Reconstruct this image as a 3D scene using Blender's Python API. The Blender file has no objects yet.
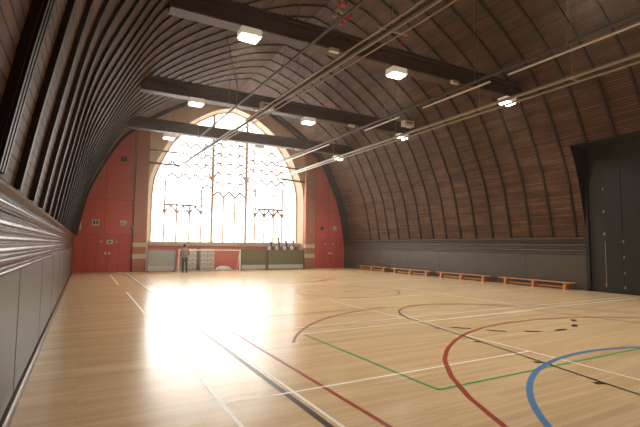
import bpy, bmesh, math, random
from mathutils import Vector, Matrix
random.seed(7)
S = bpy.context.scene
COL = S.collection
# ------------------------------------------------------------------ camera, sky, exposure
YAW, PITCH, ROLL, FPX, CAMH = .5025, .0742, .0097, 426.4, 1.75
fw = Vector((math.sin(YAW)*math.cos(PITCH), math.cos(YAW)*math.cos(PITCH), math.sin(PITCH)))
rt = Vector((math.cos(YAW), -math.sin(YAW), 0)); up = rt.cross(fw)
r2 = rt*math.cos(ROLL)+up*math.sin(ROLL); u2 = up*math.cos(ROLL)-rt*math.sin(ROLL)
cam = bpy.data.cameras.new('camera'); co = bpy.data.objects.new('camera', cam); COL.objects.link(co)
m = Matrix((r2, u2, -fw)).transposed().to_4x4(); m.translation = Vector((0, 0, CAMH)); co.matrix_world = m
cam.sensor_width = 36; cam.lens = FPX*36/640; cam.clip_start = .02; cam.clip_end = 500
S.camera = co
SKY_A, SKY_B = 9.0, 2.8
W = bpy.data.worlds.new('sky'); S.world = W; W.use_nodes = True
bg = W.node_tree.nodes['Background']; bg.inputs[0].default_value = (1, .965, .90, 1); 
_n = W.node_tree.nodes; _l = W.node_tree.links          # hazy sky, brightest to the left of the window axis
_tc = _n.new('ShaderNodeTexCoord'); _sx = _n.new('ShaderNodeSeparateXYZ'); _dv = _n.new('ShaderNodeMath'); _dv.operation = 'DIVIDE'
_mr = _n.new('ShaderNodeMapRange'); _mr.inputs[1].default_value = .36; _mr.inputs[2].default_value = .42; _mr.inputs[3].default_value = SKY_A; _mr.inputs[4].default_value = SKY_B
_l.new(_tc.outputs['Generated'], _sx.inputs[0]); _l.new(_sx.outputs[0], _dv.inputs[0]); _l.new(_sx.outputs[1], _dv.inputs[1])
_l.new(_dv.outputs[0], _mr.inputs[0]); _l.new(_mr.outputs[0], bg.inputs[1])
S.view_settings.view_transform = 'Standard'; S.view_settings.look = 'None'
S.view_settings.exposure = 0.0; S.view_settings.gamma = 1; S.view_settings.use_curve_mapping = False
S.cycles.use_denoising = True
S.cycles.max_bounces = 8; S.cycles.diffuse_bounces = 5; S.cycles.transparent_max_bounces = 12
LAMP_W = 135.0
GLARE_DENSITY = .0025
# daylight portal outside the big window (guides sampling of the sky only)
pl = bpy.data.lights.new('window_portal', 'AREA'); pl.shape = 'RECTANGLE'; pl.size = 10.8; pl.size_y = 9.6
pl.cycles.is_portal = True
po = bpy.data.objects.new('window_portal', pl); COL.objects.link(po)
po.location = (8.9, 29.9, 6.6); po.rotation_euler = (-math.pi/2, 0, 0)

# ------------------------------------------------------------------ dimensions
XL, XR, XC = -.60, 18.10, 8.78
YB, YF, YW = -6.0, 28.9, 29.5
ZF = 2.18
PROF = [(2.18, 9.30), (3.2, 9.12), (4.75, 8.78), (6.1, 8.22), (7.7, 7.40), (8.6, 6.68), (9.4, 5.8), (10.25, 4.6), (11.13, 3.1), (11.86, 1.5), (12.25, 0)]
BAY_Y, BAY_Z = 10.1, 5.88

# ------------------------------------------------------------------ helpers
class MB:
    def __init__(s): s.v = []; s.f = []; s.mi = []; s.uv = {}
    def add(s, vs, fs, mi=0):
        b = len(s.v); s.v += [tuple(p) for p in vs]
        for f in fs: s.f.append([b+i for i in f]); s.mi.append(mi)
    def box(s, x0, x1, y0, y1, z0, z1, mi=0):
        s.add([(x0,y0,z0),(x1,y0,z0),(x1,y1,z0),(x0,y1,z0),(x0,y0,z1),(x1,y0,z1),(x1,y1,z1),(x0,y1,z1)],
              [(0,3,2,1),(4,5,6,7),(0,1,5,4),(1,2,6,5),(2,3,7,6),(3,0,4,7)], mi)
    def bar(s, a, b, w, h=None, mi=0, upv=(0,0,1)):
        a = Vector(a); b = Vector(b); h = h or w; d = (b-a).normalized(); u = Vector(upv)
        if abs(d.dot(u)) > .98: u = Vector((0,1,0)) if abs(d.y) < .9 else Vector((1,0,0))
        x = d.cross(u).normalized()*w/2; y = x.cross(d).normalized()*h/2
        s.add([a-x-y, a+x-y, a+x+y, a-x+y, b-x-y, b+x-y, b+x+y, b-x+y],
              [(0,3,2,1),(4,5,6,7),(0,1,5,4),(1,2,6,5),(2,3,7,6),(3,0,4,7)], mi)
    def tube(s, pts, r, n=8, mi=0):
        pts = [Vector(p) for p in pts]; rs = r if isinstance(r, (list, tuple)) else [r]*len(pts)
        vs = []; L = len(pts); pu = None
        for i, p in enumerate(pts):
            d = (pts[min(i+1, L-1)]-pts[max(i-1, 0)]).normalized()
            u = pu if pu else (Vector((0,0,1)) if abs(d.z) < .9 else Vector((1,0,0)))
            x = d.cross(u).normalized(); y = x.cross(d).normalized(); pu = y
            for k in range(n):
                a = 2*math.pi*k/n; vs.append(p+(x*math.cos(a)+y*math.sin(a))*rs[i])
        fs = [(i*n+k, i*n+(k+1)%n, (i+1)*n+(k+1)%n, (i+1)*n+k) for i in range(L-1) for k in range(n)]
        fs += [tuple(range(n))[::-1], tuple((L-1)*n+k for k in range(n))]
        s.add(vs, fs, mi)
    def ball(s, c, rx, ry=None, rz=None, n=12, mr=8, mi=0, drop=0):
        ry = ry or rx; rz = rz or rx; c = Vector(c); vs = [c+Vector((0,0,rz))]
        for i in range(1, mr):
            t = math.pi*i/mr
            k2 = 1-drop*max(0, -math.cos(t))*.5
            for k in range(n):
                a = 2*math.pi*k/n; vs.append(c+Vector((rx*math.sin(t)*math.cos(a)*k2, ry*math.sin(t)*math.sin(a)*k2, rz*math.cos(t))))
        vs.append(c-Vector((0,0,rz))); e = len(vs)-1; fs = [(0, 1+k, 1+(k+1)%n) for k in range(n)]
        for i in range(mr-2):
            for k in range(n): fs.append((1+i*n+k, 1+(i+1)*n+k, 1+(i+1)*n+(k+1)%n, 1+i*n+(k+1)%n))
        b = 1+(mr-2)*n; fs += [(b+k, e, b+(k+1)%n) for k in range(n)]
        s.add(vs, fs, mi)
    def build(s, name, mats, parent=None, smooth=False, bevel=0, loc=None):
        me = bpy.data.meshes.new(name); me.from_pydata(s.v, [], s.f)
        mats = mats if isinstance(mats, (list, tuple)) else [mats]
        for mt in mats: me.materials.append(mt)
        for p, i in zip(me.polygons, s.mi): p.material_index = i; p.use_smooth = smooth
        me.update(); o = bpy.data.objects.new(name, me); COL.objects.link(o)
        if parent: o.parent = parent
        if loc: o.location = loc
        if bevel:
            b = o.modifiers.new('bevel', 'BEVEL'); b.width = bevel; b.segments = 2; b.limit_method = 'ANGLE'
        return o
def tag(o, label, cat, group=None):
    o['label'] = label; o['category'] = cat
    if group: o['group'] = group
    return o
def thing(name, label, cat, loc=(0,0,0), rz=0, group=None):
    o = bpy.data.objects.new(name, None); COL.objects.link(o); o.location = loc; o.rotation_euler = (0,0,rz)
    o.empty_display_size = .1
    return tag(o, label, cat, group)
def struct(o): o['kind'] = 'structure'; return o
def copy_tree(o, parent=None):
    c = o.copy(); COL.objects.link(c)
    if parent: c.parent = parent
    for ch in list(o.children): copy_tree(ch, c)
    return c

def mat(name, col, rough=.6, metal=0, spec=.5, noise=None, bump=0, nscale=8):
    m = bpy.data.materials.new(name); m.use_nodes = True; nt = m.node_tree; b = nt.nodes['Principled BSDF']
    b.inputs['Base Color'].default_value = (*col, 1); b.inputs['Roughness'].default_value = rough
    b.inputs['Metallic'].default_value = metal; b.inputs['Specular IOR Level'].default_value = spec
    tc = nt.nodes.new('ShaderNodeTexCoord'); n = nt.nodes.new('ShaderNodeTexNoise')
    n.inputs['Scale'].default_value = nscale; n.inputs['Detail'].default_value = 4
    nt.links.new(tc.outputs['Object'], n.inputs['Vector'])
    v = noise if noise is not None else .12
    mx = nt.nodes.new('ShaderNodeMix'); mx.data_type = 'RGBA'
    mx.inputs[6].default_value = (*[c*(1-v) for c in col], 1); mx.inputs[7].default_value = (*[min(1, c*(1+v)) for c in col], 1)
    nt.links.new(n.outputs['Fac'], mx.inputs[0]); nt.links.new(mx.outputs[2], b.inputs['Base Color'])
    if bump:
        bp = nt.nodes.new('ShaderNodeBump'); bp.inputs['Strength'].default_value = bump; bp.inputs['Distance'].default_value = .01
        nt.links.new(n.outputs['Fac'], bp.inputs['Height']); nt.links.new(bp.outputs[0], b.inputs['Normal'])
    return m
def emis(name, col, st):
    m = bpy.data.materials.new(name); m.use_nodes = True; nt = m.node_tree; b = nt.nodes['Principled BSDF']
    b.inputs['Base Color'].default_value = (.8,.8,.8,1); b.inputs['Emission Color'].default_value = (*col, 1); b.inputs['Emission Strength'].default_value = st
    return m
def brickmat(name, c1, c2, cm, bw, bh, mortar, rough, coord='UV', rot=None, spec=.5, bias=0, big=None, bump=.3, squash=None):
    """boards or bricks; the vector is taken from UV or from object XYZ with a mapping"""
    m = bpy.data.materials.new(name); m.use_nodes = True; nt = m.node_tree; b = nt.nodes['Principled BSDF']
    b.inputs['Roughness'].default_value = rough; b.inputs['Specular IOR Level'].default_value = spec
    tc = nt.nodes.new('ShaderNodeTexCoord'); mp = nt.nodes.new('ShaderNodeMapping')
    nt.links.new(tc.outputs[coord], mp.inputs[0])
    if rot: mp.inputs['Rotation'].default_value = rot
    bt = nt.nodes.new('ShaderNodeTexBrick'); bt.offset = .5; bt.inputs['Scale'].default_value = 1
    bt.inputs['Color1'].default_value = (*c1, 1); bt.inputs['Color2'].default_value = (*c2, 1); bt.inputs['Mortar'].default_value = (*cm, 1)
    bt.inputs['Mortar Size'].default_value = mortar; bt.inputs['Brick Width'].default_value = bw; bt.inputs['Row Height'].default_value = bh
    bt.inputs['Bias'].default_value = bias; bt.inputs['Mortar Smooth'].default_value = .1
    nt.links.new(mp.outputs[0], bt.inputs['Vector'])
    out = bt.outputs['Color']
    if big:
        n = nt.nodes.new('ShaderNodeTexNoise'); n.inputs['Scale'].default_value = big[0]; n.inputs['Detail'].default_value = 5
        mp2 = nt.nodes.new('ShaderNodeMapping'); mp2.inputs['Scale'].default_value = big[3] if len(big) > 3 else (1,1,1)
        nt.links.new(mp.outputs[0], mp2.inputs[0]); nt.links.new(mp2.outputs[0], n.inputs['Vector'])
        r = nt.nodes.new('ShaderNodeValToRGB'); r.color_ramp.elements[0].position = .35; r.color_ramp.elements[1].position = .65
        r.color_ramp.elements[0].color = (*big[1], 1); r.color_ramp.elements[1].color = (*big[2], 1)
        nt.links.new(n.outputs['Fac'], r.inputs[0])
        mx = nt.nodes.new('ShaderNodeMix'); mx.data_type = 'RGBA'; mx.blend_type = 'MULTIPLY'; mx.inputs[0].default_value = 1
        nt.links.new(out, mx.inputs[6]); nt.links.new(r.outputs[0], mx.inputs[7]); out = mx.outputs[2]
    nt.links.new(out, b.inputs['Base Color'])
    if bump:
        bp = nt.nodes.new('ShaderNodeBump'); bp.inputs['Strength'].default_value = bump; bp.inputs['Distance'].default_value = .01; bp.invert = True
        nt.links.new(bt.outputs['Fac'], bp.inputs['Height']); nt.links.new(bp.outputs[0], b.inputs['Normal'])
    return m

M = {}
M['floor'] = brickmat('maple_boards', (.60,.435,.25), (.675,.51,.315), (.47,.33,.18), 2.2, .085, .0022, .23, 'Object', spec=.42, bump=.04,
                      big=(1.2, (.88,.86,.84), (1.05,1.05,1.05), (.35, 3, 1)))
M['boards'] = brickmat('vault_boards', (.086,.049,.030), (.155,.089,.056), (.015,.009,.006), 2.1, .10, .010, .6, 'UV', spec=.14, bump=.5,
                       big=(.9, (.72,.66,.64), (1.25,1.12,1.05), (1, 2.2, 1)))
M['rib'] = mat('dark_stained_rib', (.030,.019,.015), .5, spec=.2, noise=.3)
M['beam'] = mat('dark_beam_wood', (.085,.046,.033), .5, spec=.4, noise=.3)
M['dado'] = mat('grey_brown_panelling', (.085,.068,.058), .42, noise=.15, nscale=3)
M['dadotrim'] = mat('varnished_cornice', (.050,.041,.037), .24, noise=.15, nscale=3)
M['groove'] = mat('panel_groove', (.02,.017,.016), .8)
M['red'] = mat('red_paint', (.68,.105,.068), .5, noise=.08, nscale=1.5)
M['reddoor'] = mat('red_door_paint', (.62,.085,.055), .4, noise=.06, nscale=1.5)
M['redline'] = mat('dark_red_joint', (.17,.03,.025), .7)
M['plaster'] = mat('tan_plaster', (.76,.58,.43), .85, noise=.12, nscale=2)
M['brick'] = brickmat('red_brick', (.42,.12,.06), (.50,.17,.09), (.40,.24,.16), .24, .08, .008, .8, 'Object', rot=(math.pi/2, 0, 0), bump=.3)
M['stone'] = mat('pale_stone', (.66,.53,.37), .8, noise=.1)
M['frame'] = mat('stone_tracery', (.72,.62,.50), .8)
M['oak'] = mat('brown_tracery', (.35,.16,.09), .7)
M['black'] = mat('black_door_paint', (.020,.019,.019), .45, noise=.2, nscale=2)
M['blackw'] = mat('black_wall_paint', (.022,.019,.018), .6, noise=.2, nscale=2)
M['steel'] = mat('galvanised_steel', (.36,.32,.26), .4, metal=.3)
M['darksteel'] = mat('dark_painted_steel', (.09,.075,.06), .5, metal=.3)
M['white'] = mat('white_enamel', (.80,.77,.70), .4, noise=.04)
M['bench'] = mat('varnished_pine', (.62,.27,.09), .35, noise=.18, nscale=6)
M['lamp'] = emis('lamp_diffuser', (1, .90, .70), 22)
M['housing'] = emis('lamp_housing', (1, .88, .66), .28)
M['casing'] = mat('bright_white_casing', (.93,.91,.86), .4, noise=.02)
M['green'] = mat('olive_board', (.14,.135,.045), .6)
M['grey'] = mat('grey_board', (.38,.40,.38), .5)
M['greyw'] = mat('pale_grey_strip', (.55,.58,.55), .5)
M['blue'] = mat('blue_grey_frame', (.22,.28,.36), .5)
M['plastic'] = mat('grey_plastic', (.50,.48,.46), .45)
M['plastic2'] = mat('pale_plastic', (.78,.75,.72), .45)
M['chrome'] = mat('chair_tube', (.30,.29,.28), .3, metal=.8)
M['dark'] = mat('dark_grey', (.04,.04,.045), .5)
M['machine'] = mat('machine_grey', (.07,.065,.07), .5)
M['goal'] = mat('white_goal_paint', (.85,.80,.76), .4)
M['net'] = mat('white_net_cord', (.6,.56,.52), .8)
M['pink'] = mat('pink_balloon', (.75,.03,.10), .15)
M['silver'] = mat('pearl_balloon', (.55,.50,.42), .15)
M['signw'] = mat('white_sign', (.75,.72,.66), .5)
M['signg'] = mat('green_sign', (.05,.30,.14), .5)
M['lw'] = mat('white_line', (.88,.84,.78), .35, noise=.05)
M['lk'] = mat('black_line', (.030,.022,.020), .35, noise=.2)
M['lr'] = mat('red_brown_line', (.30,.040,.020), .35, noise=.15)
M['lg'] = mat('green_line', (.03,.30,.085), .35, noise=.15)
M['lb'] = mat('blue_line', (.06,.19,.42), .35, noise=.12)
M['lbr'] = mat('brown_line', (.10,.035,.025), .35, noise=.2)
# window glass
g = bpy.data.materials.new('clear_glass'); g.use_nodes = True; nt = g.node_tree; nt.nodes.clear()
o_ = nt.nodes.new('ShaderNodeOutputMaterial'); t_ = nt.nodes.new('ShaderNodeBsdfTransparent'); gl = nt.nodes.new('ShaderNodeBsdfGlossy')
gl.inputs['Roughness'].default_value = .05; mx = nt.nodes.new('ShaderNodeMixShader'); mx.inputs[0].default_value = .05
nt.links.new(t_.outputs[0], mx.inputs[1]); nt.links.new(gl.outputs[0], mx.inputs[2]); nt.links.new(mx.outputs[0], o_.inputs[0]); M['glass'] = g

# ------------------------------------------------------------------ floor with its court markings
fl = MB(); fl.add([(XL,YB,0),(XR,YB,0),(XR,YF+.5,0),(XL,YF+.5,0)], [(0,1,2,3)], 0)
LN = {'lw':1,'lk':2,'lr':3,'lg':4,'lb':5,'lbr':6}
zc = [.0012]
def strip(pts, w, col, closed=False):
    zc[0] += .00004; z = zc[0]; P = [Vector((x, y, 0)) for x, y in pts]; n = len(P); vs = []
    for i, p in enumerate(P):
        a = P[i-1] if (i > 0 or closed) else P[i]; b = P[(i+1) % n] if (i < n-1 or closed) else P[i]
        d = (b-a).normalized(); q = Vector((-d.y, d.x, 0))*w/2
        vs += [(p.x+q.x, p.y+q.y, z), (p.x-q.x, p.y-q.y, z)]
    fs = [(2*i+1, (2*i+3) % (2*n), (2*i+2) % (2*n), 2*i) for i in range(n if closed else n-1)]
    fl.add(vs, fs, LN[col])
def arc(cx, cy, r, a0, a1, n=60, ry=None):
    ry = ry or r
    return [(cx+r*math.cos(math.radians(a0+(a1-a0)*i/n)), cy+ry*math.sin(math.radians(a0+(a1-a0)*i/n))) for i in range(n+1)]
MY = 13.95*2
strip([(1.40, 3.2), (1.40, 17.0)], .05, 'lw'); strip([(1.32, 20.0), (1.31, 26.5)], .05, 'lw')
strip([(2.16, 2.0), (2.12, 27.2)], .075, 'lk'); strip([(2.27, 2.0), (2.20, 27.2)], .045, 'lw')
strip([(2.67, 2.0), (2.66, 26.9)], .06, 'lr'); strip([(3.85, 15.8), (3.85, 26.0)], .045, 'lbr')
strip([(3.85, 7.66), (3.87, 4.0), (3.87, 3.99), (9.5, 3.97)], .05, 'lg')
strip([(1.40, 4.73), (6.68, 4.73)], .04, 'lw')
strip([(7.15, 8.5), (6.68, 6.3), (6.66, 4.73), (6.5, 2.0)], .04, 'lw')
strip([(3.8, 7.66), (8.0, 7.70), (17.3, 7.95)], .04, 'lw'); strip([(3.9, 8.28), (17.3, 8.28)], .04, 'lw')
strip([(2.7, 11.8), (17.3, 11.8)], .03, 'lw'); strip([(2.7, 17.5), (17.3, 17.5)], .04, 'lw')
strip([(2.2, 13.95), (15.8, 13.95)], .035, 'lw')
strip([(11.6, 8.3), (11.6, 13.9)], .035, 'lw'); strip([(6.9, 8.4), (6.9, 11.8)], .03, 'lw')
for f in (0, 1):
    T = (lambda p: [(x, MY-y) for x, y in p]) if f else (lambda p: p)
    strip(T([(3.67, 2.89), (3.99, 3.61), (4.40, 4.29), (4.96, 4.98), (5.56, 5.50), (6.20, 5.93), (6.9, 6.28), (7.75, 6.56), (8.7, 6.70), (9.8, 6.68), (10.9, 6.45), (11.7, 6.1), (12.6, 5.5), (13.6, 4.5)]), .07, 'lr') if not f else None
    strip(T(arc(8.0, 4.6, 5.25, 18, 152)), .05, 'lbr')
    strip(T([(8.98-2.05, 7.68), (5.9, 2.74), (5.6, 1.2)]), .05, 'lk')
    strip(T([(8.98+2.05, 7.68), (12.0, 2.74)]), .05, 'lk')
    strip(T([(6.93, 7.68), (11.03, 7.68)]), .045, 'lw' if not f else 'lk')
    strip(T(arc(9.05, 7.75, 2.1, 0, 180, 40)), .05, 'lk')
    for a_, b_ in (((7.05,6.88),(7.32,6.56)),((7.49,6.30),(7.75,6.03)),((8.10,5.85),(8.42,5.70)),((8.80,5.62),(9.15,5.62)),((9.58,5.70),(9.90,5.85)),((10.30,6.08),(10.52,6.30))): strip(T([a_, b_]), .12, 'lk')
    for yy in (6.9, 5.6, 4.2, 3.2):
        xx = 6.93-(7.68-yy)*.21; strip(T([(xx-.13, yy+.04), (xx+.02, yy+.0)]), .10, 'lk')
strip(arc(7.317, .083, 4.18, 10, 175), .078, 'lb')
strip(arc(8.9, 13.95, 1.97, 0, 360)[:-1], .04, 'lbr', True)
strip([(8.82, 13.95), (8.98, 13.95)], .16, 'lbr')
strip([(2.7, 9.9), (7.6, 9.9)], .035, 'lbr')
floor = struct(fl.build('floor', [M['floor'], M['lw'], M['lk'], M['lr'], M['lg'], M['lb'], M['lbr']]))

# ------------------------------------------------------------------ vault
def smooth_prof(n=4):
    P = [(h, z) for z, h in PROF]; out = []
    for i in range(len(P)-1):
        p0 = P[max(i-1, 0)]; p1 = P[i]; p2 = P[i+1]; p3 = P[i+2] if i+2 < len(P) else (2*P[i+1][0]-P[i][0], 2*P[i+1][1]-P[i][1])
        for k in range(n):
            t = k/n
            out.append(tuple(.5*((2*p1[j])+(-p0[j]+p2[j])*t+(2*p0[j]-5*p1[j]+4*p2[j]-p3[j])*t*t+(-p0[j]+3*p1[j]-3*p2[j]+p3[j])*t**3) for j in (0, 1)))
    out.append(P[-1]); return out
HP = smooth_prof()
FULL = [(XC-h, z) for h, z in HP]+[(XC+h, z) for h, z in HP[-2::-1]]      # left foot -> ridge -> right foot
hz = 8.3
for h, z in HP:
    pass
for (h0, z0), (h1, z1) in zip(HP, HP[1:]):
    if z0 <= BAY_Z <= z1: hz = h0+(h1-h0)*(BAY_Z-z0)/(z1-z0)
def inward(curve, d):
    out = []
    for i, (x, z) in enumerate(curve):
        a = curve[max(i-1, 0)]; b = curve[min(i+1, len(curve)-1)]; tx, tz = b[0]-a[0], b[1]-a[1]; L = math.hypot(tx, tz)
        out.append((x+tz/L*d, z-tx/L*d))
    return out
def cut(curve): return [p for p in curve if not (p[0] > XC and p[1] < BAY_Z+.01)]+[(XC+hz, BAY_Z)]
def vault_sheet(name, y0, y1, curve):
    me = bpy.data.meshes.new(name); vs = []; fs = []; uvs = []; s = 0; sl = []
    for i, (x, z) in enumerate(curve):
        if i: s += math.hypot(x-curve[i-1][0], z-curve[i-1][1])
        sl.append(s); vs += [(x, y0, z), (x, y1, z)]
    for i in range(len(curve)-1):
        fs.append((2*i, 2*i+1, 2*i+3, 2*i+2)); uvs += [(y0, sl[i]), (y1, sl[i]), (y1, sl[i+1]), (y0, sl[i+1])]
    return vs, fs, uvs
V1 = vault_sheet('a', BAY_Y, YF, FULL); V2 = vault_sheet('b', YB, BAY_Y, cut(FULL))
vs = V1[0]+V2[0]; fs = V1[1]+[tuple(i+len(V1[0]) for i in f) for f in V2[1]]; uv = V1[2]+V2[2]
me = bpy.data.meshes.new('ceiling'); me.from_pydata(vs, [], fs); u = me.uv_layers.new(name='UVMap')
for i, c in enumerate(uv): u.data[i].uv = c
me.materials.append(M['boards']); me.update(); ce = bpy.data.objects.new('ceiling', me); COL.objects.link(ce); struct(ce)

def arch_rib(name, y0, y1, d, curve, mt, parent=None):
    mb = MB(); cin = inward(curve, d); n = len(curve); vs = []
    for (a, b) in zip(curve, cin): vs += [(a[0], y0, a[1]), (b[0], y0, b[1]), (b[0], y1, b[1]), (a[0], y1, a[1])]
    fs = []
    for i in range(n-1):
        o = 4*i
        for k in range(4): fs.append((o+k, o+(k+1) % 4, o+4+(k+1) % 4, o+4+k))
    fs += [(0,3,2,1), tuple(4*(n-1)+k for k in range(4))]
    mb.add(vs, fs); return mb.build(name, mt, parent)
tn = 1
k = -8
while True:
    y = 4.13+1.053*k; k += 1
    if y > 26.4: break
    if y > 25.3 or y < YB+.1: continue
    if 2.9 < y < 3.1: continue
    r = arch_rib('trim_%d' % tn, y, y+.09, .05, FULL if y > BAY_Y else cut(FULL), M['rib']); struct(r); tn += 1
# moulded principal arches: one overhead by the camera, one against the window wall
for (y, w, dd, cv) in ((3.0, .30, .05, cut(FULL)), (28.0, .85, .07, FULL)):
    r = arch_rib('trim_%d' % tn, y, y+w, dd, cv, M['rib']); struct(r); tn += 1
    for j, q in enumerate((.08, .38, .68)):
        a = arch_rib('moulding', y+w*q, y+w*(q+.16), .02 if w < .5 else .045, inward(cv, dd), M['rib'], r)
# ------------------------------------------------------------------ dado walls
CORN = [(0, 1.46)]
for z0, z1, base, bulge in ((1.47,1.53,.012,.030), (1.535,1.57,.010,.0), (1.575,1.64,.018,.045), (1.65,1.70,.012,.004), (1.705,1.75,.022,.035), (1.757,1.80,.016,.004), (1.805,1.87,.030,.045), (1.88,1.93,.022,.005), (1.935,1.98,.040,.030), (1.985,2.03,.062,.035), (2.036,2.07,.058,.006), (2.075,2.17,.085,.065)):
    for q in range(7): CORN.append((base+bulge*math.sin(math.pi*q/6), z0+(z1-z0)*q/6))
CORN += [(.06, 2.18), (0, 2.18)]
def extrude(mb, prof, x0, sgn, y0, y1, mi=0):
    n = len(prof); vs = [(x0+sgn*p, y0, z) for p, z in prof]+[(x0+sgn*p, y1, z) for p, z in prof]
    mb.add(vs, [(i, (i+1) % n, n+(i+1) % n, n+i) for i in range(n)]+[tuple(range(n)), tuple(range(2*n-1, n-1, -1))], mi)
mb = MB(); mb.box(XL-.2, XL, YB, YF, 0, ZF+.02)
for i in range(13):
    y = 2.83+2.83*(i-3)
    if y < 27: mb.box(XL, XL+.003, y, y+.02, .1, 1.47, 1)
struct(mb.build('wall_left', [M['dado'], M['groove']]))
mb = MB(); extrude(mb, CORN, XL, 1, YB, YF); struct(mb.build('trim_%d' % tn, M['dadotrim'])); tn += 1
mb = MB(); extrude(mb, [(0,0),(.05,0),(.05,.10),(.035,.13),(0,.14)], XL, 1, YB, YF); struct(mb.build('baseboard_left', M['dadotrim']))
mb = MB(); mb.box(XR, XR+.2, BAY_Y, YF, 0, ZF+.02)
for y in (12.9, 15.7, 18.45, 21.25, 24.1, 26.6): mb.box(XR-.003, XR, y, y+.02, .1, 1.47, 1)
struct(mb.build('wall_right', [M['dado'], M['groove']]))
mb = MB(); extrude(mb, CORN, XR, -1, BAY_Y+.02, YF); struct(mb.build('trim_%d' % tn, M['dado'])); tn += 1
mb = MB(); extrude(mb, [(0,0),(.03,0),(.03,.10),(0,.11)], XR, -1, BAY_Y, YF); struct(mb.build('baseboard_right', M['dado']))
# strips closing wall top to the foot of the vault
mb = MB(); mb.add([(XL-.2,YB,ZF+.02),(XC-9.2,YB,ZF+.02),(XC-9.2,YF,ZF+.02),(XL-.2,YF,ZF+.02)], [(0,1,2,3)])
# bay in the right wall with tall black doors
mb = MB(); mb.box(XR, XR+.2, YB, BAY_Y, 0, BAY_Z+.1)
mb.box(XC+hz-.02, XR+.2, YB, BAY_Y, BAY_Z, BAY_Z+.15)
cv = [(XC+h, z) for h, z in HP if ZF-.01 <= z <= BAY_Z-.01]+[(XC+hz, BAY_Z)]
n = len(cv); vs = [(x, BAY_Y, z) for x, z in cv]+[(XR, BAY_Y, z) for x, z in cv]
mb.add(vs, [(i, i+1, n+i+1, n+i) for i in range(n-1)])
struct(mb.build('wall_bay', M['blackw']))
mb = MB(); mb.box(XR-.09, XR, BAY_Y-.12, BAY_Y+.02, 0, ZF+.05); mb.box(XR-.09, XR, BAY_Y-.12, BAY_Y, ZF+.05, BAY_Z)
struct(mb.build('trim_%d' % tn, M['black'])); tn += 1
def door_leaf(nm, y0, y1, z1, hz_list, x=XR):
    d = MB(); d.box(x-.045, x-.001, y0+.008, y1-.008, .02, z1); d = struct(d.build(nm, M['black'], bevel=.004))
    for z in hz_list:
        h = MB(); h.box(x-.06, x-.045, y1-.05, y1-.012, z-.055, z+.055); h.tube([(x-.062, y1-.012, z-.06), (x-.062, y1-.012, z+.06)], .008)
        h.build('hinge', M['steel'], d)
    return d
d1 = door_leaf('door_3', 7.9, 8.75, 2.35, (.25, .8, 1.4, 2.0))
d2 = door_leaf('door_4', 8.75, 9.42, 4.9, (.3, 2.3, 3.2, 4.1))
e = MB(); e.box(XR-.052, XR-.045, 9.37, 9.39, .2, 2.0); e.build('edge_strip', M['steel'], d2)
door_leaf('door_5', 7.9, 8.75, 4.9, ()) if False else None
e = MB(); e.box(XR-.03, XR-.001, 4.0, 8.75, 2.36, 4.9); e.box(XR-.03, XR-.001, 4.0, 7.9, .02, 2.36); e = struct(e.build('door_5', M['black'], bevel=.004))
# back wall behind the camera
mb = MB(); mb.box(XL-.2, XR+.2, YB-.2, YB, 0, 12.6); struct(mb.build('wall_back', M['red']))

# ------------------------------------------------------------------ added scatter volume standing in for lens glare around the window
hm = bpy.data.materials.new('glare_scatter'); hm.use_nodes = True; nt = hm.node_tree; nt.nodes.clear()
_o = nt.nodes.new('ShaderNodeOutputMaterial'); _v = nt.nodes.new('ShaderNodeVolumeScatter'); _v.inputs['Density'].default_value = GLARE_DENSITY; _v.inputs['Color'].default_value = (1, .88, .76, 1); _v.inputs['Anisotropy'].default_value = .85
nt.links.new(_v.outputs[0], _o.inputs['Volume'])
mb = MB(); mb.box(XL-.35, XR+.35, YB-.4, YW+.25, -.1, 12.8); glare_o = mb.build('glare_volume', hm)
glare_o['kind'] = 'stuff'; glare_o['label'] = 'added air volume imitating bright lens glare around the window'; glare_o['category'] = 'glare_volume'
# ------------------------------------------------------------------ window wall
WA = [(5.55,4.9),(5.45,5.9),(5.22,6.65),(4.92,7.35),(4.28,8.55),(3.28,9.68),(2.12,10.55),(1.06,11.10),(0,11.38)]
WC = 8.90
def dens(P, n=4):
    out = []
    for i in range(len(P)-1):
        p0 = P[max(i-1,0)]; p1 = P[i]; p2 = P[i+1]; p3 = P[min(i+2, len(P)-1)]
        for k in range(n):
            t = k/n; out.append(tuple(.5*((2*p1[j])+(-p0[j]+p2[j])*t+(2*p0[j]-5*p1[j]+4*p2[j]-p3[j])*t*t+(-p0[j]+3*p1[j]-3*p2[j]+p3[j])*t**3) for j in (0,1)))
    out.append(P[-1]); return out
WAd = dens(WA)
ARCH = [(-5.55,0)]+[(-h, z) for h, z in WAd]+[(h, z) for h, z in WAd[-2::-1]]+[(5.55,0)]
bm = bmesh.new()
outer = [(XL-.1, 0)]+[(XL-.1, ZF)]+[(x, z) for x, z in FULL]+[(XR+.1, ZF), (XR+.1, 0)]
inner = [(WC+h, z) for h, z in ARCH]
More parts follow.
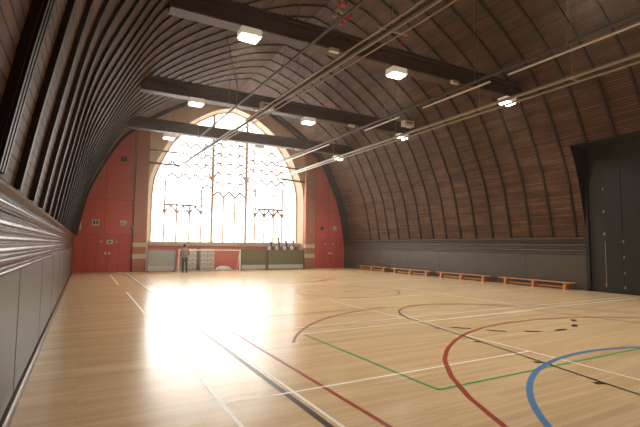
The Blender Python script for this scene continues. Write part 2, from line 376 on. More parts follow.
def wall_ring(y, mi_fn):
    # columns: match by height for sides, by x for top
    mb = MB(); xl = lambda z: XL-.1 if z < ZF else XC-min(h for h, zz in HP if zz <= z+1e-6) if z < 12.25 else XC
    import bisect
    def hw(z):
        z = max(z, ZF)
        for (h0, z0), (h1, z1) in zip(HP, HP[1:]):
            if z0 <= z <= z1: return h0+(h1-h0)*(z-z0)/max(1e-6, z1-z0)
        return 0
    def aw(z):
        if z <= 4.9: return 5.55
        for (h0, z0), (h1, z1) in zip(WAd, WAd[1:]):
            if z0 <= z <= z1: return h0+(h1-h0)*(z-z0)/max(1e-6, z1-z0)
        return 0
    zs = sorted(set([0, 1, ZF, 4.9, 8.9, 11.38, 12.249]+[ZF+(12.249-ZF)*i/70 for i in range(71)]))
    for z0, z1 in zip(zs, zs[1:]):
        L0 = XL-.1 if z0 < ZF else XC-hw(z0)-.02; L1 = XL-.1 if z1 <= ZF else XC-hw(z1)-.02
        R0 = XR+.1 if z0 < ZF else XC+hw(z0)+.02; R1 = XR+.1 if z1 <= ZF else XC+hw(z1)+.02
        a0, a1 = aw(z0), aw(z1); mi = mi_fn((z0+z1)/2)
        if z0 >= 11.38-1e-6: mb.add([(L0,y,z0),(R0,y,z0),(R1,y,z1),(L1,y,z1)], [(0,1,2,3)], mi); continue
        mb.add([(L0,y,z0),(WC-a0,y,z0),(WC-a1,y,z1),(L1,y,z1)], [(0,1,2,3)], mi)
        mb.add([(WC+a0,y,z0),(R0,y,z0),(R1,y,z1),(WC+a1,y,z1)], [(0,1,2,3)], mi)
        # spandrel strips between pilaster line and arch are plaster
        if 4.9 <= z0 < 9.0:
            e = .004
            mb.add([(3.37,y-e,z0),(WC-a0,y-e,z0),(WC-a1,y-e,z1),(3.37,y-e,z1)], [(0,1,2,3)], 1)
            mb.add([(WC+a0,y-e,z0),(14.47,y-e,z0),(14.47,y-e,z1),(WC+a1,y-e,z1)], [(0,1,2,3)], 1)
    return mb
mb = wall_ring(YF, lambda z: 0 if z < 8.9 else 1)
# splayed reveal from the wall plane to the window plane
def wp(h, z): return (8.9+h*.94, YW, z if z < 1 else 1.85+(z-1.85)*.985)
for (a, b) in zip(ARCH, ARCH[1:]):
    if a[1] == 0 and b[1] == 0: continue
    A, B = wp(*a), wp(*b)
    mb.add([(WC+a[0], YF, a[1]), (WC+b[0], YF, b[1]), B, A], [(0,1,2,3)], 1)
# wall below the sill
mb.box(3.4, 14.45, YW-.25, YW+.1, 0, 1.80, 0)
# joints in the red boarding
for (x, z0, z1) in ((-.1,0,2.24),(1.0,2.24,8.0),(2.52,0,8.6),(15.5,0,8),(16.6,2.24,7.0)): mb.box(x, x+.02, YF-.006, YF, z0, z1, 3)
for z in (2.26, 4.4): mb.box(-.5 if z < 3 else .25, 2.6, YF-.006, YF, z, z+.02, 3); mb.box(15.3, 18.0 if z < 3 else 17.6, YF-.006, YF, z, z+.02, 3)
struct(mb.build('wall_far', [M['red'], M['plaster'], M['stone'], M['redline']]))
mb = MB(); mb.box(3.36, 14.47, YW-.42, YW+.05, 1.72, 1.88); mb.box(3.36, 14.47, YW-.36, YW-.2, 1.62, 1.72)
struct(mb.build('trim_%d' % tn, M['stone'], bevel=.01)); tn += 1
for (x0, x1, zt) in ((2.6, 3.36, 8.85), (14.47, 15.27, 8.55)):
    mb = MB(); mb.box(x0, x1, YF-.35, YF+.02, 0, zt, 0)
    for z0, z1 in ((.80, 1.10), (1.53, 1.80)): mb.box(x0-.012, x1+.012, YF-.362, YF+.02, z0, z1, 1)
    struct(mb.build('trim_%d' % tn, [M['brick'], M['stone']])); tn += 1

# the great window
def aw2(z):
    z2 = 1.85+(z-1.85)/.985
    if z2 <= 4.9: return 5.55*.94
    for (h0, z0), (h1, z1) in zip(WAd, WAd[1:]):
        if z0 <= z2 <= z1: return .94*(h0+(h1-h0)*(z2-z0)/max(1e-6, z1-z0))
    return 0
def ztop(x):
    lo, hi = 4.0, 11.2
    if abs(x-8.9) > 5.2: return 4.9
    for _ in range(30):
        md = (lo+hi)/2
        if aw2(md) > abs(x-8.9): lo = md
        else: hi = md
    return lo
win = MB()
fr = [(-5.22,1.85)]+[wp(h, z)[0:3:2] for h, z in ARCH[1:-1]]
pts = [(8.9-5.22, YW, 1.85)]+[wp(h, z) for h, z in ARCH[1:-1]]+[(8.9+5.22, YW, 1.85)]
for a, b in zip(pts, pts[1:]): win.bar(a, b, .12, .16, upv=(0,1,0))
win.bar(pts[0], pts[-1], .16, .12)
window = struct(win.build('window_1', M['frame']))
gm = MB(); zs = [1.85]+[4.85+(11.21-4.85)*i/30 for i in range(31)]
for z0, z1 in zip(zs, zs[1:]):
    gm.add([(8.9-aw2(z0),YW+.02,z0),(8.9+aw2(z0),YW+.02,z0),(8.9+aw2(z1),YW+.02,z1),(8.9-aw2(z1),YW+.02,z1)], [(0,1,2,3)])
gm.build('pane', M['glass'], window)
mj = MB()
for x in (7.62, 10.06): mj.box(x-.085, x+.085, YW-.10, YW+.08, 1.85, ztop(x))
mj.build('main_mullion', M['frame'], window)
X5 = [4.50, 5.28, 6.12, 6.90]; X5R = [10.78, 11.50, 12.22, 12.92]
mn = MB()
for x in X5: mn.box(x-.055, x+.055, YW-.05, YW+.05, 1.85, 4.35 if x in X5[1:3] else 5.9)
for x in X5R: mn.box(x-.055, x+.055, YW-.05, YW+.05, 1.85, 4.35 if x in X5R[1:3] else 5.9)
for x in X5[1:3]+X5R[1:3]: mn.box(x-.035, x+.035, YW-.03, YW+.03, 4.35, 5.35)
for x in (8.43, 9.25): mn.box(x-.055, x+.055, YW-.05, YW+.05, 1.85, 5.1)
mn.build('mullion', M['frame'], window)
oak = MB()
for (a, b, n) in ((4.50, 6.90, 3), (10.78, 12.92, 3)):
    oak.box(a-.05, b+.05, YW-.08, YW+.06, 4.28, 4.40); st = (b-a)/n
    for i in range(n):
        x0 = a+i*st
        oak.bar((x0, YW, 3.82), (x0+st/2, YW, 4.26), .10, .10, upv=(0,1,0)); oak.bar((x0+st/2, YW, 4.26), (x0+st, YW, 3.82), .10, .10, upv=(0,1,0))
    for i in range(n+1):
        x = a+i*st; oak.bar((x-.13, YW, 4.05), (x, YW, 3.70), .08, .08, upv=(0,1,0)); oak.bar((x+.13, YW, 4.05), (x, YW, 3.70), .08, .08, upv=(0,1,0))
oak.build('transom', M['oak'], window)
tr = MB()
def zig(x0, x1, z, n, amp, w):
    w *= 2.5
    st = (x1-x0)/n
    for i in range(n):
        a = x0+i*st; zt_ = z+amp
        if abs(a-8.9) > aw2(zt_)-.05 or abs(a+st-8.9) > aw2(zt_)-.05: continue
        tr.bar((a, YW, z), (a+st/2, YW, z+amp), w, .06, upv=(0,1,0)); tr.bar((a+st/2, YW, z+amp), (a+st, YW, z), w, .06, upv=(0,1,0))
zig(7.62, 10.06, 5.05, 3, .40, .06)
for r, z in enumerate((5.75, 6.45, 7.15, 7.85, 8.55, 9.25)): zig(7.62, 10.06, z, 3, .34, .045); 
for r, z in enumerate((6.1, 6.8, 7.5, 8.2, 8.9, 9.6, 10.2)): zig(7.62, 10.06, z+.2, 3, -.30, .035)
for z in (5.55, 6.15, 6.9, 7.6, 8.3): 
    if z < 6.0:
        for a, b in ((3.75, 4.5), (6.9, 7.62), (10.06, 10.78), (12.92, 14.05)): zig(a, b, z, 1, .30, .05)
    else:
        zig(3.75, 7.62, z, 5, .34, .045); zig(10.06, 14.0, z, 5, .34, .045)
        zig(3.75, 7.62, z+.55, 5, -.26, .035); zig(10.06, 14.0, z+.55, 5, -.26, .035)
for a, b in ((4.5, 6.9), (10.78, 12.92)):
    tr.box(a, b, YW-.03, YW+.03, 5.88, 5.95); tr.box(a, b, YW-.03, YW+.03, 5.31, 5.38)
for s in (-1, 1):                      # branching bars beside the main mullions
    for x in (7.62, 10.06):
        tr.bar((x, YW, 6.2), (x+s*.55, YW, 7.1), .10, .08, upv=(0,1,0)); tr.bar((x+s*.55, YW, 7.1), (x+s*.62, YW, min(ztop(x+s*.62), 9.6)), .08, .08, upv=(0,1,0))
tr.build('tracery', M['frame'], window)

# ------------------------------------------------------------------ far doors and wall fittings
def far_door(name, x0, x1, zt, hx, handles):
    d = MB(); d.box(x0, x1, YF-.05, YF-.001, .01, zt); xm = (x0+x1)/2
    for x in (xm-.01, x0+(x1-x0)*.25, x0+(x1-x0)*.75): d.box(x, x+.02, YF-.054, YF-.05, .03, zt-.03, 1)
    d = struct(d.build(name, [M['reddoor'], M['redline']]))
    for s in (-1, 1):
        h = MB(); h.box(xm+s*.10-.045, xm+s*.10+.045, YF-.085, YF-.05, 1.05, 1.22); h.bar((xm+s*.1, YF-.11, 1.08), (xm+s*.1, YF-.11, 1.2), .03); h.build('door_handle', M['white'], d)
    return d
far_door('door_1', .02, 2.42, 2.22, 0, 0); far_door('door_2', 15.75, 17.85, 2.2, 0, 0)
def plate(name, label, cat, x, z, w, h, mt, inner=None, y=YF, d=.05):
    t = thing(name, label, cat, (x, y, z)); p = MB(); p.box(-w/2, w/2, -d, 0, -h/2, h/2); p.build('plate', mt, t, bevel=.006)
    if inner:
        q = MB()
        for (a, b, c, e) in inner[1]: q = MB(); q.box(a, b, -d-.012, -d, c, e); q.build(inner[0], inner[2], t)
    return t
plate('air_vent', 'pale framed wall vent with two dark openings above the left far doors', 'vent', .52, 2.98, .40, .36, M['signw'], ('opening', [(-.14,-.02,-.10,.12),(.03,.14,-.10,.12)], M['dark']))
plate('wall_sign', 'small white square sign with dark symbol above the left far doors', 'sign', 2.02, 3.0, .36, .30, M['signw'], ('symbol', [(-.10,-.03,.0,.08),(-.13,-.05,-.11,-.02),(.04,.11,-.10,.0)], M['dark']))
plate('exit_sign', 'green and white sign hung on the left double doors', 'sign', 1.33, 1.82, .34, .26, M['signw'], ('symbol', [(-.08,.08,-.08,.08)], M['signg']), YF-.055, .03)
plate('door_notice', 'tiny white notice on the left leaf of the left double doors', 'notice', .86, 1.84, .10, .09, M['signw'], None, YF-.055, .02)
plate('door_notice', 'tiny pale notice on the right leaf of the left double doors', 'notice', 1.72, 1.84, .12, .07, M['signw'], None, YF-.055, .02)
t = thing('alarm_bell', 'round grey alarm bell on the red wall beside the left brick pilaster', 'alarm bell', (2.53, YF-.02, 2.75))
b = MB(); b.tube([(0,0,0),(0,-.05,0),(0,-.10,0)], [.13,.13,.06], 14); b.build('dome', M['steel'], t)
plate('call_point', 'small white alarm call point below the round bell', 'alarm', 2.54, 2.45, .15, .15, M['signw'])
t = thing('wall_lamp', 'white upright lamp on red wall next to the left ribs', 'lamp', (-.32, YF-.02, 2.72)); b = MB(); b.box(-.09,.09,-.1,0,-.22,.22); b.build('lamp_shade', M['white'], t, bevel=.03); b = MB(); b.box(-.05,.05,-.12,-.1,-.25,-.15); b.build('bracket', M['steel'], t)
t = thing('speaker', 'small black loudspeaker high on the left red wall', 'speaker', (1.92, YF-.02, 6.97)); b = MB(); b.box(-.17,.17,-.22,0,-.13,.13); b.build('cabinet', M['dark'], t, bevel=.02); b = MB(); b.tube([(0,-.22,0),(0,-.24,0)], .09, 12); b.build('cone', M['darksteel'], t)
t = thing('round_clock', 'small black round fitting on the red wall above the right far doors', 'wall fitting', (16.05, YF-.01, 3.05)); b = MB(); b.tube([(0,0,0),(0,-.06,0)], .15, 16); b.build('face', M['dark'], t)
plate('air_vent', 'grey wall vent above the right far doors near the dark ribs', 'vent', 17.22, 3.08, .34, .38, M['grey'], ('opening', [(-.10,.0,-.12,.12)], M['signw']))
plate('door_notice', 'tiny white notice, left one on the right far doors', 'notice', 16.35, 1.85, .10, .09, M['signw'], None, YF-.055, .02)
plate('door_notice', 'tiny white notice, right one on the right far doors', 'notice', 17.02, 1.85, .10, .09, M['signw'], None, YF-.055, .02)
plate('call_point', 'small white call point beside the right brick pilaster', 'alarm', 15.38, 2.42, .13, .15, M['signw'])

# ------------------------------------------------------------------ tie beams
def halfw(z):
    for (h0, z0), (h1, z1) in zip(HP, HP[1:]):
        if z0 <= z <= z1: return h0+(h1-h0)*(z-z0)/(z1-z0)
def beam(y, label):
    t = thing('tie_beam', label, 'beam', (0, y, 7.9), 0, 'tie beams across the hall'); w = halfw(8.2)+.05
    b = MB(); b.box(XC-w, XC+w, -.22, .22, 0, .60); b.build('girder', M['beam'], t)
    b = MB()
    for s in (-1, 1):
        b.box(XC-w, XC+w, s*.22-(.03 if s < 0 else 0), s*.22+(.03 if s > 0 else 0), .02, .07); b.box(XC-w+.1, XC+w-.1, s*.22-(.05 if s < 0 else 0), s*.22+(.05 if s > 0 else 0), .51, .60)
        b.box(XC-w, XC+w, s*.22-(.02 if s < 0 else 0), s*.22+(.02 if s > 0 else 0), .36, .39)
    b.build('moulding', M['beam'], t)
    b = MB(); x = XC-w+.5
    while x < XC+w-.5:
        b.add([(x,-.24,.60),(x+.12,-.24,.60),(x+.06,-.24,.67),(x,-.20,.60),(x+.12,-.20,.60),(x+.06,-.20,.67)], [(0,1,2),(5,4,3),(0,3,4,1),(1,4,5,2),(2,5,3,0)]); x += .14
    b.build('cresting', M['beam'], t)
    return t
beam(24.5, 'dark tie beam farthest from the camera, crossing in front of the arched window')
beam(18.2, 'dark wooden tie beam in the middle, between the nearest and the farthest')
beam(11.45, 'nearest dark tie beam, with balloons floating above it')

# ------------------------------------------------------------------ pendant lamps
def lamp(x, y, label):
    t = thing('ceiling_lamp', label, 'lamp', (x, y, 7.5), 0, 'boxy white lamps hung in rows')
    b = MB(); b.box(-.29,.29,-.22,.22,.02,.20); b.box(-.30,.30,-.23,.23,.0,.04)
    b.build('housing', M['housing'], t, bevel=.015)
    b = MB(); b.box(-.25,.25,-.18,.18,-.05,.015); b.build('diffuser', M['lamp'], t, bevel=.01)
    top = 11.5-8 if abs(x-XC) < 3 else (10.0-8 if x < XC else 9.3-8)
    hz2 = 0
    for (h0, z0), (h1, z1) in zip(HP, HP[1:]):
        if h1 <= abs(x-XC) <= h0: hz2 = z0+(z1-z0)*(h0-abs(x-XC))/(h0-h1)
    for s in (-.2, .2):
        b = MB(); b.tube([(s,0,.20),(s,0,hz2-7.5-.03)], .006, 5); b.build('hanging_wire', M['darksteel'], t)
    l = bpy.data.lights.new('bulb', 'AREA'); l.shape = 'RECTANGLE'; l.size = .48; l.size_y = .34; l.energy = LAMP_W; l.spread = math.radians(125); l.color = (1, .89, .74)
    lo = bpy.data.objects.new('bulb', l); COL.objects.link(lo); lo.parent = t; lo.location = (0,0,-.07)
    return t
names = {(0,1):'at the left, nearest row, glowing below the near beam', (1,1):'in the middle of the nearest row, hung beyond the near beam', (2,1):'at the right of the nearest row, above the pale rails',
 (0,2):'at the left of the second row, over the arch of the window', (1,2):'in the middle of the second row, below the middle beam', (2,2):'at the right of the second row, under the long pale rails',
 (0,3):'at the left of the farthest row, against the window', (1,3):'in the middle of the farthest row, against the window', (2,3):'at the right of the farthest row, by the rail ends',
 (0,0):'left, overhead', (1,0):'middle, overhead', (2,0):'right, overhead'}
for j, y in enumerate((4.6, 11.05, 17.55, 24.08)):
    for i, x in enumerate((3.77, 8.96, 14.58)):
        lamp(x, y, 'boxy white lamp '+names[(i, j)])
# emergency lights under the beams
for (x, y, l) in ((6.54, 11.10, 'small white emergency light under the near beam, left one'), (11.74, 11.10, 'small white emergency light under the near beam, right one'),
                  (6.54, 17.85, 'small white emergency light under the middle beam, left one'), (11.6, 17.85, 'small white emergency light under the middle beam, right one'),
                  (11.6, 24.15, 'small white emergency light under the far beam beside the window')):
    t = thing('emergency_light', l, 'light', (x, y, 7.80), 0, 'emergency lights under the beams')
    b = MB(); b.box(-.17,.17,-.06,.06,-.05,.07); b.build('casing', M['casing'], t, bevel=.01); 
    for q in (-.1, .1): b = MB(); b.bar((q,.0,.05),(q,.14,.14),.02); b.build('bracket', M['steel'], t)

# ------------------------------------------------------------------ rails hung from the vault
def rail_set(name, label, runs, hangers, cross=()):
    t = thing(name, label, 'rail')
    for nm, pts, r, mt in runs:
        b = MB(); b.tube(pts, r, 8); b.build(nm, mt, t)
    for (x, y, z, xo) in hangers:
        hz2 = 12
        for (h0, z0), (h1, z1) in zip(HP, HP[1:]):
            if h1 <= abs(x-XC) <= h0: hz2 = z0+(z1-z0)*(h0-abs(x-XC))/(h0-h1)
        b = MB(); b.tube([(x, y, z), (x, y, hz2-.02)], .010, 5); b.box(x-xo, x+xo, y-.02, y+.02, z-.02, z+.02); b.build('hanger', M['steel'], t)
    return t
rail_set('hung_rail', 'long pale triple rail running to the window, left of centre', [
    ('pipe', [(5.55,1.5,6.45),(5.50,6.2,6.48),(5.12,28.3,6.80)], .028, M['steel']), ('pipe', [(5.85,1.5,6.45),(5.78,6.2,6.48),(5.2,28.2,6.78)], .026, M['steel']),
    ('pipe', [(6.08,1.5,6.42),(6.0,6.2,6.45),(5.28,28.1,6.74)], .022, M['steel']), ('track', [(5.70,1.5,6.42),(5.64,6.2,6.44),(5.16,28.1,6.76)], .05, M['darksteel']),
    ('end_bar', [(3.3,28.3,6.80),(5.2,28.3,6.80)], .07, M['darksteel'])], [(5.75,7.2,6.48,.4),(5.7,11.9,6.55,.35),(5.5,17.6,6.65,.35),(5.3,23.9,6.72,.3)])
rail_set('hung_rail', 'thin dark rail above the left triple rail', [
    ('pipe', [(5.2,1.5,7.05),(5.15,28.3,7.62)], .04, M['darksteel']), ('end_bar', [(3.3,28.3,7.6),(5.16,28.3,7.62)], .06, M['darksteel'])], [(5.2,11.9,7.25,.05),(5.2,17.7,7.4,.05)])
rail_set('hung_rail', 'long pale double rail crossing the right side of the hall', [
    ('pipe', [(11.95,1.5,6.60),(11.9,28.3,6.56)], .055, M['steel']), ('pipe', [(12.4,1.5,6.58),(12.05,28.2,6.5)], .04, M['steel']),
    ('end_bar', [(11.9,28.3,6.56),(14.46,28.75,6.5)], .07, M['darksteel'])], [(12.1,7.0,6.6,.3),(12.1,10.3,6.6,.3),(12.1,15.0,6.6,.3),(12.1,20.5,6.58,.25)])
segs = [(3.0,8.9),(9.6,12.9),(14.4,17.0),(20.5,28.2)]
rail_set('hung_rail', 'dark upper track with bright rods below it on the right', [('track', [(11.95,1.5,7.60),(11.8,28.3,7.62)], .06, M['darksteel']), ('end_bar', [(11.8,28.3,7.48),(14.46,28.75,7.4)], .055, M['darksteel'])]+
    [('rod', [(11.82,a,7.30+(a-3)*.007),(11.82,b,7.30+(b-3)*.007)], .035, M['goal']) for a, b in segs], [(11.9,7.0,7.6,.06),(11.9,10.3,7.6,.06),(11.9,15.5,7.6,.06)])
for (x, y, z, l) in ((5.95, 15.1, 7.05, 'white boxy unit mounted over the left triple rail'), (12.0, 14.0, 6.98, 'white boxy unit mounted over the right double rail')):
    t = thing('rail_motor', l, 'motor', (x, y, z)); b = MB(); b.box(-.3,.22,-.14,.14,-.12,.14); b.build('casing', M['white'], t, bevel=.015)
    
    for q in (-.2, .15): b = MB(); b.bar((q,0,-.12),(q,0,-.35),.03); b.build('bracket', M['darksteel'], t)
    b = MB(); b.bar((-.2,-.16,.02),(.12,-.16,.02),.04); b.build('handle_bar', M['darksteel'], t)
b = MB(); b.tube([(4.78,16.95,10.40),(5.25,17.5,9.5),(5.62,17.93,8.7)], .016, 5); tag(b.build('cable', M['dark']), 'thin dark cable from the vault to the middle beam, left of the window', 'cable')
# ------------------------------------------------------------------ balloons
F = FPX
def px(u, v, y):
    d = r2*(u-320)+u2*(-(v-213.5))+fw*F; t = y/d.y; return Vector((d.x*t, y, CAMH+d.z*t))
def balloon(p, r, mt, label):
    t = thing('balloon', label, 'balloon', p, 0, 'balloons up under the ridge')
    b = MB(); b.ball((0,0,0), r, r, r*1.15, 14, 10, drop=.35); b.build('envelope', mt, t, smooth=True)
    b = MB(); b.tube([(0,0,-r*1.12),(0,0,-r*1.3)], [.012,.03], 6); b.build('knot', mt, t); return t
for u, v, c, l in ((339.8,2.2,'pink','pink balloon at the top left of the cluster'), (344.6,2.4,'pink','pink balloon at the top right of the cluster'), (348.2,14,'pink','pink balloon at the right edge of the cluster'),
    (344.8,16.8,'pink','pink balloon at the lower right of the cluster'), (341.3,20.4,'pink','lowest pink balloon of the cluster'),
    (335.2,13,'silver','pearl white balloon at the left edge of the cluster'), (337.6,7.6,'silver','pearl white balloon at the upper left of the cluster'), (341.6,9.6,'silver','pearl white balloon in the middle of the cluster')):
    balloon(px(342+(u-342)*1.12, v+1.5, 13.2+(-.35,.3,-.2,.25,-.1,.35,-.3,.0)[int(v*7+u) % 8]), .10, M[c], l)
balloon(px(400.6, 43.8, 11.15), .065, M['pink'], 'lone small red balloon against the near beam')

# ------------------------------------------------------------------ benches along the right wall
def bench():
    t = thing('gym_bench', '', 'bench', (0,0,0), 0, 'long low benches against the right wall'); L = 3.66
    b = MB(); b.box(-.13,.13,-L/2,L/2,.27,.305); b.build('seat', M['bench'], t, bevel=.006)
    for y in (-L/2+.38, 0, L/2-.38):
        b = MB(); b.box(-.11,.11,y-.10,y+.10,.22,.27); b.box(-.025,.025,y-.11,y+.11,.03,.24)
        b.add([(-.10,y-.05,.24),(.10,y-.05,.24),(.14,y-.05,.0),(-.14,y-.05,.0),(-.10,y+.05,.24),(.10,y+.05,.24),(.14,y+.05,.0),(-.14,y+.05,.0)],
              [(0,1,2,3),(7,6,5,4),(0,4,5,1),(1,5,6,2),(2,6,7,3),(3,7,4,0)])
        b.build('leg', M['bench'], t)
    b = MB(); b.box(-.022,.022,-L/2+.3,L/2-.3,.06,.13); b.build('lower_rail', M['bench'], t)
    b = MB(); b.box(-.04,.04,L/2,L/2+.05,.26,.30); b.build('hook', M['darksteel'], t)
    return t
B0 = bench()
for i, (yc, sc, l) in enumerate(((12.3,1,'nearest low wooden bench, by the black doors'), (16.5,1,'second nearest low wooden bench against the right wall'), (20.6,1,'third nearest low wooden bench against the right wall'), (24.6,.92,'farthest low wooden bench, next to the red far corner'))):
    t = B0 if i == 0 else copy_tree(B0); t['label'] = l; t.location = (17.78, yc, 0)
    if sc != 1: t.scale = (1, sc, 1)

# ------------------------------------------------------------------ equipment in front of the window
def board(x0, x1, y, mt, label, strip_m):
    t = thing('folding_board', label, 'board', ((x0+x1)/2, y, 0), 0, 'upright boards below the window'); w = (x1-x0)/2
    b = MB(); b.box(-w+.05,w-.05,-.02,.02,.36,1.34); b.build('panel', mt, t)
    b = MB(); b.box(-w+.05,w-.05,-.02,.02,.07,.36); b.build('foot_strip', strip_m, t)
    b = MB(); b.box(-w,-w+.08,-.04,.04,.04,1.37); b.box(w-.08,w,-.04,.04,.04,1.37); b.box(-w,w,-.035,.035,1.34,1.38); b.build('frame', M['blue'] if mt == M['grey'] else M['darksteel'], t)
    for s in (-1, 1):
        b = MB(); b.box(s*(w-.1)-.04, s*(w-.1)+.04, -.28, .28, .035, .08); b.tube([(s*(w-.1)-.02,-.24,.035),(s*(w-.1)+.02,-.24,.035)], .035, 8); b.tube([(s*(w-.1)-.02,.24,.035),(s*(w-.1)+.02,.24,.035)], .035, 8); b.build('foot', M['darksteel'], t)
board(3.36, 5.02, 27.95, M['grey'], 'pale grey upright board beside the left brick pilaster', M['greyw'])
board(9.28, 11.17, 28.0, M['green'], 'olive green upright board next to the goal post', M['greyw'])
board(11.22, 14.08, 28.0, M['green'], 'wider olive green upright board beside the right brick pilaster', M['greyw'])
for i, (x, H, l) in enumerate(((11.78,2.00,'leftmost'), (12.36,2.28,'tallest, second from left'), (12.98,2.06,'third from left'), (13.55,2.10,'rightmost'))):
    t = thing('exercise_machine', 'grey tubular machine with white pad standing behind the green board, '+l, 'exercise machine', (x, 28.6, 0), 0, 'machines behind the green board')
    b = MB(); b.bar((-.24,0,.04),(.26,0,.04),.06); b.bar((.2,-.22,.04),(.2,.2,.04),.06); b.build('base', M['dark'], t)
    b = MB(); b.bar((.24,-.05,.06),(-.10,-.05,H-.05),.10); b.bar((.24,.08,.06),(-.02,.08,H-.12),.10); b.bar((.20,0,.06),(.20,0,1.45),.05); b.bar((.20,0,1.4),(-.02,0,1.7),.06); b.build('frame', M['machine'], t)
    b = MB(); b.tube([(-.12,-.16,H-.02),(-.10,0,H-.10),(-.12,.16,H-.02)], .04, 8); b.build('handle', M['dark'], t)
    b = MB(); b.box(-.27,-.08,-.12,.12,1.32,1.62); b.build('pad', M['goal'], t, bevel=.05)
# goal
t = thing('goal', 'white framed small football goal with net below the window', 'goal', (0, 27.3, 0))
b = MB(); b.box(5.08,9.06,-.04,.04,1.33,1.41); b.build('crossbar', M['goal'], t)
for x in (5.08, 8.98):
    b = MB(); b.box(x,x+.08,-.04,.04,0,1.33); b.build('post', M['goal'], t)
    b = MB(); b.bar((x+.04,.04,1.33),(x+.04,.72,.03),.035); b.bar((x+.04,0,.03),(x+.04,.72,.03),.035); b.build('stay', M['goal'], t)
b = MB(); b.bar((5.12,.72,.03),(9.02,.72,.03),.035); b.build('ground_bar', M['goal'], t)
b = MB()
for i in range(30):
    x = 5.12+3.9*i/29; b.bar((x,.03,1.33),(x,.72,.03),.005)
for i in range(9):
    q = i/9; b.bar((5.12,.03+.69*q,1.33-1.3*q),(9.02,.03+.69*q,1.33-1.3*q),.005)
b.build('net', M['net'], t)
# stacks of crates
def crate():
    t = thing('crate', '', 'crate', (0,0,0), 0, 'stacked grey crates behind the goal'); w, d, h = .215, .28, .285
    b = MB(); b.box(-w+.02,w-.02,-d+.02,d-.02,.0,.02)
    for s in (-1, 1): b.box(s*(w-.012)-.012,s*(w-.012)+.012,-d+.01,d-.01,.02,h-.04); b.box(-w+.01,w-.01,s*(d-.012)-.012,s*(d-.012)+.012,.02,h-.04)
    for x in (-.12, 0, .12):
        for s in (-1, 1): b.box(x-.012,x+.012,s*d-.012,s*d+.012,.02,h-.05)
    b.build('body', M['plastic'], t)
    b = MB()
    for s in (-1, 1): b.box(s*(w-.008)-.016,s*(w-.008)+.016,-d-.012,d+.012,h-.045,h); b.box(-w-.006,w+.006,s*(d-.004)-.02,s*(d-.004)+.02,h-.045,h)
    b.build('rim', M['plastic2'], t)
    b = MB(); b.box(-.07,.07,-d-.014,-d-.004,h-.095,h-.06); b.build('hand_slot', M['dark'], t)
    return t
C0 = crate(); first = True
lev = ['bottom', 'second', 'third', 'fourth', 'top']
for c, (x, cn) in enumerate(((5.72,'leftmost stack, behind the person'), (6.17,'second stack from the left'), (6.88,'third stack from the left'), (7.33,'rightmost stack, by the red panel'))):
    for k in range(5):
        t = C0 if first else copy_tree(C0); first = False
        t.location = (x+random.uniform(-.003,.003), 28.45+random.uniform(-.02,.02), .0+.2855*k); t['label'] = 'grey crate behind the goal, %s in the %s' % (lev[k], cn)
# low bundle and trolley
b = MB(); NB = 14; vs = []; 
for i in range(9):
    for j in range(NB):
        a = math.pi*j/(NB-1); q = math.sin(math.pi*(i+.5)/9)**.5; r = (.22+.05*math.sin(i*2.1+j*1.3))*q
        vs.append((-.55+1.10*i/8, -math.cos(a)*(.28*q), max(0, math.sin(a)*(r+.07*q))))
b.add(vs, [(i*NB+j, i*NB+j+1, (i+1)*NB+j+1, (i+1)*NB+j) for i in range(8) for j in range(NB-1)]+[tuple(range(NB)), tuple(8*NB+j for j in range(NB))[::-1]])
bd = tag(b.build('folded_cover', M['greyw'], smooth=True, loc=(8.30, 28.6, .0)), 'low crumpled pale grey cover on the floor inside the goal', 'cover')
t = thing('upright_trolley', 'narrow dark upright trolley between the chair stacks', 'trolley', (6.525, 28.42, 0)); b = MB(); b.bar((-.08,0,.05),(-.08,0,1.45),.04); b.bar((.08,0,.05),(.08,0,1.45),.04); b.bar((-.10,0,1.45),(.10,0,1.45),.05); b.build('frame', M['dark'], t)
b = MB(); b.box(-.07,.07,-.02,.02,.2,1.35); b.build('back_plate', M['darksteel'], t); b = MB(); b.box(-.095,.095,-.25,.02,.03,.06); b.build('toe_plate', M['dark'], t)

# ------------------------------------------------------------------ the person
M['skin'] = mat('skin', (.42,.24,.17), .6); M['hair'] = mat('dark_hair', (.025,.015,.012), .7); M['jacket'] = mat('grey_brown_jacket', (.26,.20,.18), .8)
M['jeans'] = mat('dark_jeans', (.03,.04,.065), .8); M['shoe'] = mat('dark_shoe', (.02,.02,.022), .5)
def skin(name, verts, edges, radii, mats, parent, root=0, lv=2):
    me = bpy.data.meshes.new(name); me.from_pydata(verts, edges, []); o = bpy.data.objects.new(name, me); COL.objects.link(o); o.parent = parent
    sm = o.modifiers.new('skin', 'SKIN'); sm.use_smooth_shade = True
    sv = me.skin_vertices[0].data if me.skin_vertices else None
    if sv is None:
        bm_ = bmesh.new(); bm_.from_mesh(me); bm_.verts.layers.skin.verify(); bm_.to_mesh(me); bm_.free(); sv = me.skin_vertices[0].data
    for i, r in enumerate(radii): sv[i].radius = r if isinstance(r, tuple) else (r, r)
    sv[root].use_root = True
    ss = o.modifiers.new('sub', 'SUBSURF'); ss.levels = lv; ss.render_levels = lv
    me.materials.append(mats); return o
pp = px(184.5, 271.0, 27.0); PX = pp.x
P = thing('person', 'person in grey jacket and dark jeans standing at the goal post, seen from behind', 'person', (5.37, 26.75, 0), math.radians(8))
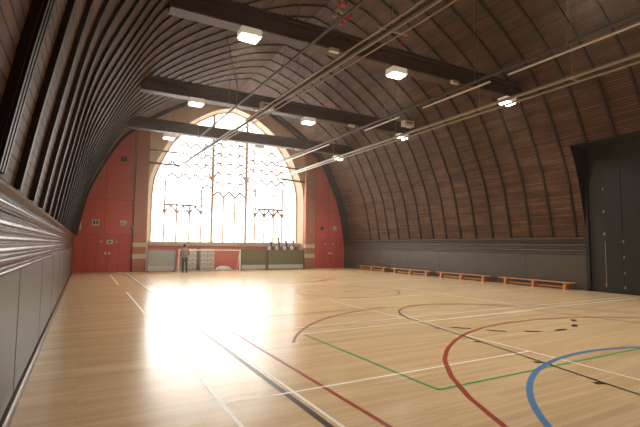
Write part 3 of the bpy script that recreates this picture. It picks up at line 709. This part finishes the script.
# faces +Y (away from the camera), forearms bent forward
V = [(0,0,.93),(0,.0,1.10),(0,.03,1.28),(0,.04,1.42),(0,.055,1.50),(0,.085,1.60),(0,.10,1.68),   # pelvis..head
     (-.09,0,.88),(-.10,.03,.50),(-.10,-.01,.10),(-.11,.13,.04),
     (.09,0,.88),(.12,.05,.50),(.13,.0,.10),(.14,.14,.04),
     (-.17,.03,1.40),(-.24,.0,1.15),(-.20,.22,1.03),(-.19,.29,1.02),
     (.17,.03,1.40),(.27,.0,1.16),(.18,.22,1.06),(.15,.29,1.05)]
E_ = [(0,1),(1,2),(2,3),(3,4),(4,5),(5,6),(0,7),(7,8),(8,9),(9,10),(0,11),(11,12),(12,13),(13,14),(3,15),(15,16),(16,17),(17,18),(3,19),(19,20),(20,21),(21,22)]
Rr = [(.14,.11),(.13,.10),(.15,.11),(.12,.09),(.052,.052),(.075,.085),(.075,.09),.085,.058,.042,.035,.085,.058,.042,.035,.055,.043,.034,.03,.055,.043,.034,.03]
skin('body', V, E_, Rr, M['skin'], P)
skin('jacket', [(0,0,.90),(0,0,1.10),(0,.03,1.28),(0,.04,1.43),(-.17,.03,1.41),(-.245,0,1.15),(-.205,.20,1.035),(.17,.03,1.41),(.275,0,1.16),(.185,.20,1.065)],
     [(0,1),(1,2),(2,3),(3,4),(4,5),(5,6),(3,7),(7,8),(8,9)], [(.175,.135),(.165,.13),(.18,.14),(.13,.11),.075,.062,.05,.075,.062,.05], M['jacket'], P)
skin('jeans', [(0,0,.94),(-.09,0,.86),(-.10,.03,.50),(-.10,-.01,.09),(.09,0,.86),(.12,.05,.50),(.13,0,.09)], [(0,1),(1,2),(2,3),(0,4),(4,5),(5,6)],
     [(.16,.125),.10,.075,.062,.10,.075,.062], M['jeans'], P)
for x in (-.105, .135):
    skin('shoe', [(x,-.04,.05),(x,.06,.05),(x+.005,.17,.04)], [(0,1),(1,2)], [.05,.05,.038], M['shoe'], P)
b = MB(); b.ball((0,.075,1.665), .098, .108, .115, 16, 10); b.ball((0,.055,1.60), .085, .08, .09, 12, 8); b.build('hair', M['hair'], P, smooth=True)
b = MB()
for s in (-1, 1): b.ball((s*.095,.10,1.62), .015, .025, .032, 8, 6)
b.build('ear', M['skin'], P, smooth=True)
b = MB(); b.ball((0,.20,1.61), .014, .022, .022, 8, 6)
for s in (-1, 1): b.ball((s*.032,.178,1.64), .010, .008, .008, 6, 4, mi=1)
b.ball((0,.178,1.565), .025, .01, .007, 8, 4, mi=2)
b.build('face', [M['skin'], M['dark'], M['reddoor']], P, smooth=True)
for s, bx_, by, bz in ((-1,-.19,.29,1.02), (1,.15,.29,1.05)):
    v = [(bx_,by-.03,bz),(bx_,by+.05,bz)]; ed = [(0,1)]; rr = [.028,(.036,.018)]
    for k, L in enumerate((.065,.075,.07,.055)):
        fx = bx_+(k-1.5)*.019; i0 = len(v); v += [(fx,by+.075,bz),(fx,by+.075+L*.55,bz-.006),(fx,by+.075+L*.85,bz-.028)]; ed += [(1,i0),(i0,i0+1),(i0+1,i0+2)]; rr += [.0095,.009,.0075]
    i0 = len(v); v += [(bx_-s*.035,by+.03,bz-.005),(bx_-s*.05,by+.065,bz-.015)]; ed += [(1,i0),(i0,i0+1)]; rr += [.011,.009]
    skin('hand', v, ed, rr, M['skin'], P, 0, 1)
